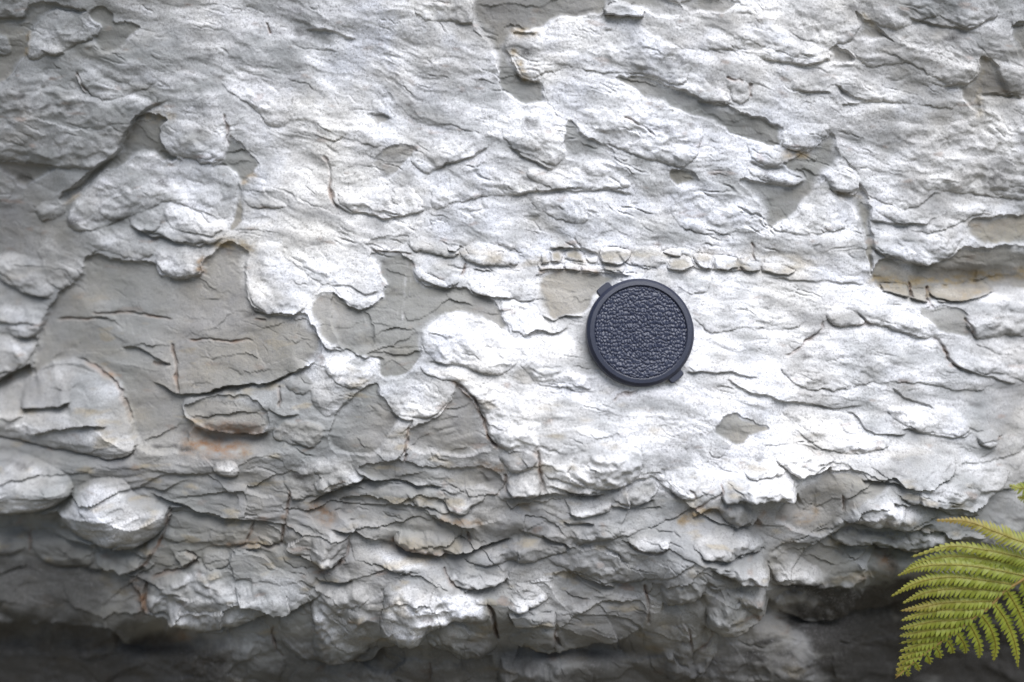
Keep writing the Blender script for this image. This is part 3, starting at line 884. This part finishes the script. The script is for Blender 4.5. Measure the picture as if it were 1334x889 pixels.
def rock_material():
    m, nt, b = node_mat("rock")
    at_ = N(nt, "ShaderNodeAttribute", attribute_name="lithology_shade")
    sep = N(nt, "ShaderNodeSeparateColor")
    nt.links.new(at_.outputs["Color"], sep.inputs[0])
    tc = N(nt, "ShaderNodeTexCoord")

    def noise(scale, detail=4, rough_=.6, vec=None):
        n_ = N(nt, "ShaderNodeTexNoise", Scale=scale, Detail=detail, Roughness=rough_)
        nt.links.new(vec or tc.outputs["Object"], n_.inputs["Vector"])
        return n_.outputs[0]
    grain = noise(900, 3, .7)
    speck = noise(330, 5, .65)
    blot = noise(42, 5, .6)
    mp = N(nt, "ShaderNodeMapping"); mp.inputs["Scale"].default_value = (1, 4.5, 4.5); mp.inputs["Rotation"].default_value = (0, math.radians(10), 0)
    nt.links.new(tc.outputs["Object"], mp.inputs["Vector"])
    band = noise(60, 5, .62, mp.outputs[0])
    sand = mix(nt, ramp(nt, band, ((.32, 0), (.68, 1))), (.50, .495, .51), (.79, .785, .79))
    sand = mix(nt, ramp(nt, blot, ((.42, 0), (.75, .55))), sand, (.52, .505, .53))
    silt = mix(nt, ramp(nt, blot, ((.3, 0), (.7, 1))), (.185, .183, .184), (.27, .266, .265))
    silt = mix(nt, ramp(nt, band, ((.45, 0), (.75, .5))), silt, (.16, .153, .148))
    warmth = noise(9, 4, .6); tint = noise(21, 5, .65)
    sand = mix(nt, ramp(nt, warmth, ((.46, 0), (.66, .55))), sand, mix(nt, tint, (.60, .555, .47), (.80, .76, .68)))
    sand = mix(nt, ramp(nt, tint, ((.50, 0), (.68, .7))), sand, (.56, .58, .64))
    silt = mix(nt, ramp(nt, tint, ((.40, 0), (.62, .8))), silt, (.235, .222, .195))
    silt = mix(nt, ramp(nt, warmth, ((.42, .6), (.56, 0))), silt, (.185, .197, .195))
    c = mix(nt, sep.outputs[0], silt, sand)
    c = mix(nt, sep.outputs[1], c, mix(nt, speck, (.20, .15, .07), (.34, .27, .155)))
    c = mix(nt, sep.outputs[2], c, mix(nt, speck, (.12, .06, .03), (.24, .13, .07)))
    c = mix(nt, at_.outputs['Alpha'], c, mix(nt, speck, (.016, .015, .014), (.06, .055, .05)))  # alpha lays near-black painted shade over the foot
    # dark mineral and lichen specks
    c = mix(nt, ramp(nt, speck, ((.30, .75), (.42, 0))), c, mix(nt, .55, c, (.10, .095, .09)))
    gm = N(nt, 'ShaderNodeMath', operation='MULTIPLY'); nt.links.new(ramp(nt, grain, ((.54, 0), (.72, .65))), gm.inputs[0]); nt.links.new(sep.outputs[0], gm.inputs[1])
    c = mix(nt, gm.outputs[0], c, (.80, .79, .78))
    c = mix(nt, ramp(nt, grain, ((.3, .8), (.47, 0))), c, (.2, .19, .19))
    nt.links.new(c, b.inputs["Base Color"])
    b.inputs["Roughness"].default_value = .82
    b.inputs["Specular IOR Level"].default_value = .3
    b1 = N(nt, "ShaderNodeBump", Strength=.55, Distance=.0006)
    nt.links.new(speck, b1.inputs["Height"])
    b2 = N(nt, "ShaderNodeBump", Strength=.5, Distance=.0004)
    nt.links.new(grain, b2.inputs["Height"]); nt.links.new(b1.outputs[0], b2.inputs["Normal"])
    nt.links.new(b2.outputs[0], b.inputs["Normal"])
    return m


ROCK = rock_material()


# ------------------------------------------------------------------ the rock face, one mesh per stone
def tag(o, label_=None, cat=None, group=None, kind=None):
    for k, v in (("label", label_), ("category", cat), ("group", group), ("kind", kind)):
        if v:
            o[k] = v
    return o


def grid_mesh(name, faces_ji, mat):
    j, i = faces_ji
    a = j * NX + i
    quad = np.stack([a, a + NX, a + NX + 1, a + 1], 1)
    vid, inv = np.unique(quad, return_inverse=True)
    inv = inv.reshape(quad.shape).astype(np.int32)
    me = bpy.data.meshes.new(name)
    nv, nf = len(vid), len(quad)
    me.vertices.add(nv); me.loops.add(nf * 4); me.polygons.add(nf)
    me.vertices.foreach_set("co", P.reshape(-1, 3)[vid].ravel())
    me.loops.foreach_set("vertex_index", inv.ravel())
    me.polygons.foreach_set("loop_start", np.arange(0, nf * 4, 4, dtype=np.int32))
    me.polygons.foreach_set("use_smooth", np.ones(nf, bool))
    at_ = me.attributes.new("lithology_shade", 'FLOAT_COLOR', 'POINT')
    colr = np.ones((nv, 4), np.float32)
    colr[:, 0] = np.clip(white.ravel()[vid], 0, 1.1) ** 2.6; colr[:, 1] = ochre.ravel()[vid]; colr[:, 2] = rust.ravel()[vid]; colr[:, 3] = foot_shade.ravel()[vid]
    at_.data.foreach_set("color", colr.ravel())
    me.update()
    me.validate()
    me.normals_split_custom_set_from_vertices(NRM.reshape(-1, 3)[vid])
    me.materials.append(mat)
    return me


fl = label[:-1, :-1]
order = np.argsort(fl.ravel(), kind="stable")
lab_sorted = fl.ravel()[order]
bounds = np.searchsorted(lab_sorted, np.arange(len(pieces) + 1))
rock = None
for k, kind in enumerate(pieces):
    idx = order[bounds[k]:bounds[k + 1]]
    if k and len(idx) < 12:
        continue
    me = grid_mesh("rock_face" if k == 0 else kind, (idx // (NX - 1), idx % (NX - 1)), ROCK)
    o = bpy.data.objects.new("rock_face" if k == 0 else kind, me)
    col.objects.link(o)
    if k == 0:
        rock = tag(o, "pale sandstone rock face with grey siltstone between its lobes", "rock face", kind="structure")
    else:
        o.parent = rock
        if kind == "siltstone_patch":
            o["label"] = "smooth grey-brown siltstone between pale lobes"

# ground the face stands on, out of the picture
m, nt, b = node_mat("soil")
tc = N(nt, "ShaderNodeTexCoord"); ns = N(nt, "ShaderNodeTexNoise", Scale=14.0, Detail=8.0)
nt.links.new(tc.outputs["Object"], ns.inputs["Vector"])
nt.links.new(mix(nt, ns.outputs[0], (.05, .045, .03), (.12, .10, .06)), b.inputs["Base Color"])
b.inputs["Roughness"].default_value = .95
me = bpy.data.meshes.new("ground")
me.from_pydata([(-200, -200, 0), (200, -200, 0), (200, 200, 0), (-200, 200, 0)], [], [(0, 1, 2, 3)])
me.materials.append(m)
g = bpy.data.objects.new("ground", me); col.objects.link(g)
tag(g, "bare brown soil at the foot of the rock face", "ground", kind="structure")


# ------------------------------------------------------------------ the lens cap
def plain(name, color, rough_, spec=.5, bump_scale=None, bump_d=.0001):
    m, nt, b = node_mat(name)
    tc = N(nt, "ShaderNodeTexCoord")
    ns = N(nt, "ShaderNodeTexNoise", Scale=420.0, Detail=5.0)
    nt.links.new(tc.outputs["Object"], ns.inputs["Vector"])
    lo = tuple(c * .8 for c in color); hi = tuple(min(1, c * 1.25) for c in color)
    nt.links.new(mix(nt, ns.outputs[0], lo, hi), b.inputs["Base Color"])
    b.inputs["Roughness"].default_value = rough_
    b.inputs["Specular IOR Level"].default_value = spec
    bp = N(nt, "ShaderNodeBump", Strength=.35, Distance=bump_d)
    ns2 = N(nt, "ShaderNodeTexNoise", Scale=bump_scale or 2500.0, Detail=3.0)
    nt.links.new(tc.outputs["Object"], ns2.inputs["Vector"])
    nt.links.new(ns2.outputs[0], bp.inputs["Height"]); nt.links.new(bp.outputs[0], b.inputs["Normal"])
    return m


CAP_PLASTIC = plain("black_plastic", (.012, .015, .031), .40, .5)
LEATHER = plain("dark_leatherette", (.011, .015, .036), .40, .6)


def mesh_obj(name, verts, faces, mat, parent=None, smooth=True):
    me = bpy.data.meshes.new(name)
    me.from_pydata([tuple(v) for v in verts], [], [tuple(f) for f in faces])
    me.update()
    if smooth:
        me.polygons.foreach_set("use_smooth", np.ones(len(me.polygons), bool))
    me.materials.append(mat)
    o = bpy.data.objects.new(name, me)
    col.objects.link(o)
    o.parent = parent
    return o


def lathe(profile, n=128):
    v, f = [], []
    m_ = len(profile)
    for k in range(n):
        a = 2 * math.pi * k / n
        for r, z in profile:
            v.append((r * math.cos(a), r * math.sin(a), z))
    for k in range(n):
        k2 = (k + 1) % n
        for q in range(m_ - 1):
            f.append((k * m_ + q, k2 * m_ + q, k2 * m_ + q + 1, k * m_ + q + 1))
    return v, f


cap_c = at(832.0, 433.0, 0)
ci, cj = int(np.argmin(np.abs(GX - 832))), int(np.argmin(np.abs(GY - 433)))
rad_i = int(66 / STEP)
ii, jj = np.meshgrid(np.arange(-rad_i, rad_i + 1), np.arange(-rad_i, rad_i + 1))
disc = (ii ** 2 + jj ** 2) < rad_i ** 2
patch = W[cj - rad_i:cj + rad_i + 1, ci - rad_i:ci + rad_i + 1]
# the plane the cap lies in, fitted to the high points under it, tipped back a little
ax_, ay_ = ii[disc] * STEP, jj[disc] * STEP
A_ = np.stack([ax_, ay_, np.ones(len(ax_))], 1)
zz = patch[disc]
co_, *_ = np.linalg.lstsq(A_, zz, rcond=None)
sx_, sy_ = -.10, .13
res = zz - (sx_ * ax_ + sy_ * ay_)
base_w = float(np.percentile(res, 93))
nrm = (WAX - UAX * sx_ + VAX * sy_).normalized()
tx = (UAX - nrm * UAX.dot(nrm)).normalized(); ty = nrm.cross(tx)
R = 70.6 * PX * (1 - base_w / DPX)
mm = R / 70.6
cap = bpy.data.objects.new("lens_cap", None)
col.objects.link(cap)
cap.empty_display_size = .02
cap.matrix_world = Matrix.Translation(at(832.5, 434.5, base_w)) @ Matrix((tx, ty, nrm)).transposed().to_4x4()
tag(cap, "round black camera lens cap with pebbled leatherette inset, lying against the pale rock", "lens cap")
T_ = 15 * mm
v, f = lathe([(66 * mm, 0), (69.6 * mm, .3 * mm), (70.6 * mm, 1.4 * mm), (70.6 * mm, 10.4 * mm), (70.0 * mm, 11.3 * mm), (67.3 * mm, 14.0 * mm), (66.6 * mm, 14.6 * mm),
              (61.6 * mm, 15 * mm), (60.9 * mm, 14.7 * mm), (60.6 * mm, 14.2 * mm), (60.5 * mm, 12.2 * mm), (58 * mm, 11.5 * mm)], 256)
mesh_obj("rim", v, f, CAP_PLASTIC, cap, smooth=False)
v, f = lathe([(.01 * mm, .2 * mm), (68 * mm, .2 * mm)])
mesh_obj("back_plate", v, f, CAP_PLASTIC, cap)


def worley(x, y, seed):
    ix, iy = np.floor(x), np.floor(y)
    f1 = np.full(x.shape, 9.0); f2 = np.full(x.shape, 9.0)
    for a in (-1, 0, 1):
        for b_ in (-1, 0, 1):
            h1 = _hash((ix + a).astype(np.int64), (iy + b_).astype(np.int64), seed) / 65536
            h2 = _hash((ix + a).astype(np.int64), (iy + b_).astype(np.int64), seed + 7) / 65536
            d = np.hypot(ix + a + .1 + .8 * h1 - x, iy + b_ + .1 + .8 * h2 - y)
            n2 = np.where(d < f1, f1, np.minimum(f2, d)); f1 = np.minimum(f1, d); f2 = n2
    return f1, f2


# leatherette: a disc of raised pebbles with creases between them
nr, na = 120, 380
rr = (np.linspace(0.004, 1, nr) ** .75)[:, None] * 60.2; aa = (np.arange(na) * 2 * math.pi / na)[None, :]
lx_, ly_ = rr * np.cos(aa), rr * np.sin(aa)
qx = lx_ + 1.6 * perlin(lx_ / 9, ly_ / 9, 201); qy = ly_ + 1.6 * perlin(lx_ / 9, ly_ / 9, 202)
f1, f2 = worley(qx / 3.7, qy / 5.2, 203)
peb = sstep(0.02, .42, f2 - f1) * (.75 + .5 * perlin(lx_ / 6, ly_ / 6, 204)) + .25 * (1 - f1)
lz = 12.5 + 1.4 * peb - 1.0 * sstep(58.2, 60.2, rr)
verts = np.stack([lx_ * mm, ly_ * mm, lz * mm], 2).reshape(-1, 3)
faces = []
for k in range(nr - 1):
    for q in range(na):
        q2 = (q + 1) % na
        faces.append((k * na + q, (k + 1) * na + q, (k + 1) * na + q2, k * na + q2))
faces.append(tuple(range(na)))
mesh_obj("leatherette_inset", verts.tolist(), faces, LEATHER, cap)

for ang_ in (math.radians(129.5), math.radians(129.5 + 180)):
    # spring tab: a rounded bar standing out of the side wall
    hw, r0, r1 = 10.5, 64.0, 78.0
    outline = [(r0, -hw), (r1 - 3.2, -hw), (r1 - 1.0, -hw + .8), (r1, -hw + 3), (r1 + .5, 0), (r1, hw - 3), (r1 - 1.0, hw - .8), (r1 - 3.2, hw), (r0, hw)]
    v, f = [], []
    levels = [(2.0, -.9), (2.8, 0), (8.2, 0), (9.2, -.9)]
    for z, ins_ in levels:
        for (r_, t_) in outline:
            rr_ = r_ + (ins_ if r_ > r0 + 1 else 0); tt_ = t_ * (1 + ins_ / hw)
            v.append(((rr_ * math.cos(ang_) - tt_ * math.sin(ang_)) * mm, (rr_ * math.sin(ang_) + tt_ * math.cos(ang_)) * mm, z * mm))
    no = len(outline)
    for l in range(len(levels) - 1):
        for q in range(no):
            q2 = (q + 1) % no
            f.append((l * no + q, l * no + q2, (l + 1) * no + q2, (l + 1) * no + q))
    f.append(tuple(range((len(levels) - 1) * no, len(levels) * no)))
    f.append(tuple(range(no - 1, -1, -1)))
    mesh_obj("release_tab", v, f, CAP_PLASTIC, cap, smooth=False)


# ------------------------------------------------------------------ the fern
def leaf_material():
    m, nt, b = node_mat("fern_leaf")
    at_ = N(nt, "ShaderNodeAttribute", attribute_name="age")
    sep = N(nt, "ShaderNodeSeparateColor"); nt.links.new(at_.outputs["Color"], sep.inputs[0])
    tc = N(nt, "ShaderNodeTexCoord")
    ns = N(nt, "ShaderNodeTexNoise", Scale=120.0, Detail=5.0); nt.links.new(tc.outputs["Object"], ns.inputs["Vector"])
    c = mix(nt, ns.outputs[0], (.17, .215, .018), (.36, .40, .05))
    c = mix(nt, sep.outputs[0], c, (.28, .15, .035))
    nt.links.new(c, b.inputs["Base Color"])
    b.inputs["Roughness"].default_value = .5
    tr = N(nt, "ShaderNodeBsdfTranslucent"); nt.links.new(c, tr.inputs["Color"])
    ms = N(nt, "ShaderNodeMixShader"); ms.inputs[0].default_value = .4
    nt.links.new(b.outputs[0], ms.inputs[1]); nt.links.new(tr.outputs[0], ms.inputs[2])
    nt.links.new(ms.outputs[0], nt.nodes["Material Output"].inputs["Surface"])
    return m


LEAF = leaf_material()
STALK = plain("fern_stalk", (.26, .17, .05), .5)
JO, JS = (1130.0, 600.0), 628 / 204.0


def jp(p):
    return (JO[0] + p[0] / JS, JO[1] + p[1] / JS)


def spline(p, n):
    p = [Vector(q) for q in p]
    p = [p[0] * 2 - p[1]] + p + [p[-1] * 2 - p[-2]]
    outp = []
    m_ = len(p) - 3
    for k in range(n + 1):
        u = k / n * m_; i = min(int(u), m_ - 1); t = u - i
        a, b_, c, d = p[i:i + 4]
        outp.append(.5 * ((2 * b_) + (c - a) * t + (2 * a - 5 * b_ + 4 * c - d) * t * t + (3 * b_ - a - 3 * c + d) * t ** 3))
    return outp


def tube(path, r0, r1, sides=6):
    v, f = [], []
    for k, p in enumerate(path):
        d = (path[min(k + 1, len(path) - 1)] - path[max(k - 1, 0)]).normalized()
        a = d.cross(WAX).normalized(); b_ = d.cross(a)
        r = r0 + (r1 - r0) * k / (len(path) - 1)
        for q in range(sides):
            t = 2 * math.pi * q / sides
            v.append(p + a * (r * math.cos(t)) + b_ * (r * math.sin(t)))
    for k in range(len(path) - 1):
        for q in range(sides):
            q2 = (q + 1) % sides
            f.append((k * sides + q, k * sides + q2, (k + 1) * sides + q2, (k + 1) * sides + q))
    f.append(tuple(range(sides - 1, -1, -1))); f.append(tuple(range((len(path) - 1) * sides, len(path) * sides)))
    return v, f


frng = np.random.default_rng(12)


def leaflet(ctrl, wmax, parent, brown=0.0):
    """one pinna: midrib from its root to its tip with toothed lobes down both sides"""
    L = sum((Vector(ctrl[k + 1]) - Vector(ctrl[k])).length for k in range(len(ctrl) - 1))
    nl = max(5, int(L / (5.2 * PX)))
    path = spline(ctrl, nl)
    v, f, age = [], [], []
    nside = 1
    tilt = frng.uniform(-.25, .25)
    for k in range(nl):
        t = k / nl
        p = path[k]; d = (path[k + 1] - path[k])
        step = d.length; d.normalize()
        up = (WAX + VAX * .35 + UAX * tilt * .4).normalized()
        sd = d.cross(up).normalized(); nn = sd.cross(d).normalized()
        wl = wmax * (math.sin(math.pi * min(1, .22 + .78 * t) ** .9) ** .6 if t > .02 else .5) * (1 - .55 * t ** 3)
        wl = max(wl, .12 * wmax) * frng.uniform(.9, 1.1)
        for s in (-1, 1):
            b0 = len(v)
            lw = step * .56
            fwd = .45 + .4 * t
            lift = frng.uniform(-.22, .26)
            for (u, hw_) in ((0, 1.0), (.35, .86), (.7, .62), (.92, .3), (1.0, .04)):
                c = p + sd * (s * wl * u) + d * (wl * u * fwd) + nn * (wl * (lift * u - .34 * u * u))
                e = d * (lw * hw_)
                v.append(c - e); v.append(c + nn * (-.07 * wl * (1 - u))); v.append(c + e)
                age += [min(1, brown * (t ** 2 * 1.1) + (.25 * u if frng.random() < .12 else 0)) + (.35 if u == 0 else 0)] * 3
            for q in range(4):
                a = b0 + q * 3
                for z in (0, 1):
                    f.append((a + z, a + z + 1, a + z + 4, a + z + 3) if s > 0 else (a + z + 3, a + z + 4, a + z + 1, a + z))
    tv, tf = tube(path, .9 * PX, .3 * PX, 4)
    b0 = len(v)
    v += tv; f += [tuple(b0 + q for q in ff) for ff in tf]; age += [.45] * len(tv)
    o = mesh_obj("leaflet", v, f, LEAF, parent)
    a_ = o.data.attributes.new("age", 'FLOAT_COLOR', 'POINT')
    arr = np.zeros((len(v), 4), np.float32); arr[:, 0] = np.clip(age, 0, 1); arr[:, 3] = 1
    a_.data.foreach_set("color", arr.ravel())
    return o


root = face_point(1520, 560)
fern = bpy.data.objects.new("fern", None)
col.objects.link(fern)
fern.location = root
fern.empty_display_size = .02
tag(fern, "yellow-green fern arching out over the rock, its frond tips turning brown", "fern")


def jw(p, w_):
    x, y = jp(p)
    return at(x, y, w_)


rach = [root, at(1480, 610, 20), jw((900, 300), 70), jw((760, 390), 70), jw((620, 480), 58), jw((545, 530), 50), jw((490, 588), 44),
        jw((430, 630), 38), jw((350, 690), 28), jw((210, 790), 12), jw((112, 875), 2)]
def make_frond(pts_, nseg, r0, r1):
    path = spline(pts_, nseg)
    v, f = tube(path, r0, r1, 8)
    o = mesh_obj("frond", [q - root for q in v], f, STALK, fern)
    return o


fr1 = make_frond(rach, 60, 2.6 * PX, .7 * PX)


def lf(p, w0, w1, wid, brown=.2, parent=None):
    n_ = len(p)
    leaflet([jw(q, w0 + (w1 - w0) * k / (n_ - 1)) - root for k, q in enumerate(p)], wid * 1.15 * PX, parent or fr1, brown)


UP = [  # root to tip, on the side towards the rock
    ([(900, 300), (760, 330), (640, 330), (520, 288), (400, 245), (272, 240)], 74, 52, 12.5, .8),
    ([(760, 390), (690, 410), (600, 385), (480, 360), (330, 345), (172, 388)], 70, 44, 10.5, .3),
    ([(690, 435), (600, 415), (480, 395), (330, 385), (210, 410), (150, 440)], 62, 30, 9.5, .2),
    ([(640, 465), (560, 448), (430, 425), (300, 418), (200, 430), (118, 464)], 60, 36, 10, .3),
    ([(590, 498), (480, 482), (330, 468), (200, 490), (92, 547)], 55, 34, 10, .3),
    ([(555, 525), (470, 518), (340, 515), (230, 532), (138, 574)], 51, 32, 10, .3),
    ([(515, 565), (430, 566), (320, 570), (220, 588), (130, 604)], 46, 28, 9, .7),
    ([(480, 592), (400, 598), (300, 600), (210, 618), (132, 644)], 43, 26, 9.5, .3),
    ([(435, 625), (360, 640), (270, 645), (190, 662), (128, 676)], 38, 22, 9, .3),
    ([(390, 660), (330, 672), (250, 680), (180, 694), (126, 706)], 33, 18, 8.5, .3),
    ([(350, 690), (290, 700), (220, 712), (126, 735)], 28, 14, 8, .3),
    ([(310, 718), (250, 730), (190, 745), (124, 768)], 22, 11, 7.5, .3),
    ([(270, 748), (220, 760), (170, 775), (120, 798)], 17, 8, 7, .4),
    ([(230, 776), (190, 790), (150, 805), (114, 824)], 13, 6, 6, .5),
    ([(185, 812), (160, 822), (135, 832), (112, 846)], 8, 4, 5, .8),
    ([(150, 842), (132, 852), (112, 866)], 5, 2, 4, 1.0),
]
LOW = [
    ([(760, 390), (800, 470), (840, 580), (850, 680)], 70, 40, 10, .2),
    ([(690, 435), (730, 520), (770, 620), (780, 720)], 64, 38, 10, .2),
    ([(620, 480), (660, 560), (700, 650), (715, 745)], 58, 36, 10, .2),
    ([(560, 522), (605, 600), (640, 690), (655, 790)], 52, 34, 10, .2),
    ([(510, 575), (555, 640), (592, 735), (606, 836)], 46, 30, 9.5, .2),
    ([(455, 615), (492, 670), (515, 740), (506, 808)], 41, 26, 9, .2),
    ([(405, 648), (432, 695), (452, 750), (447, 798)], 35, 22, 8.5, .2),
    ([(355, 688), (380, 720), (394, 750), (393, 778)], 28, 18, 8, .2),
    ([(315, 715), (332, 738), (342, 758), (342, 776)], 23, 15, 7, .2),
    ([(272, 746), (286, 764), (292, 780), (290, 796)], 18, 12, 6.5, .3),
    ([(232, 775), (246, 790), (250, 804), (246, 818)], 13, 9, 6, .3),
    ([(190, 808), (202, 820), (206, 832), (200, 844)], 9, 6, 5, .5),
    ([(155, 838), (164, 848), (164, 858), (158, 866)], 5, 3, 4, .7),
]
for p, w0, w1, wid, br in UP + LOW:
    lf(p, w0, w1, wid, br)

# a second frond of the same plant, only its lowest leaflet tips reaching into the picture
fr2 = make_frond([root, at(1470, 560, 40), at(1440, 570, 70), at(1400, 600, 80), at(1378, 640, 78)], 24, 2.2 * PX, 1.0 * PX)
for p, wid in (([(760, 40), (690, 90), (620, 112), (566, 98)], 9), ([(800, 60), (700, 130), (640, 150), (600, 148)], 9), ([(820, -60), (740, -20), (680, 10), (640, 20)], 9)):
    lf(p, 80, 60, wid, .2, fr2)
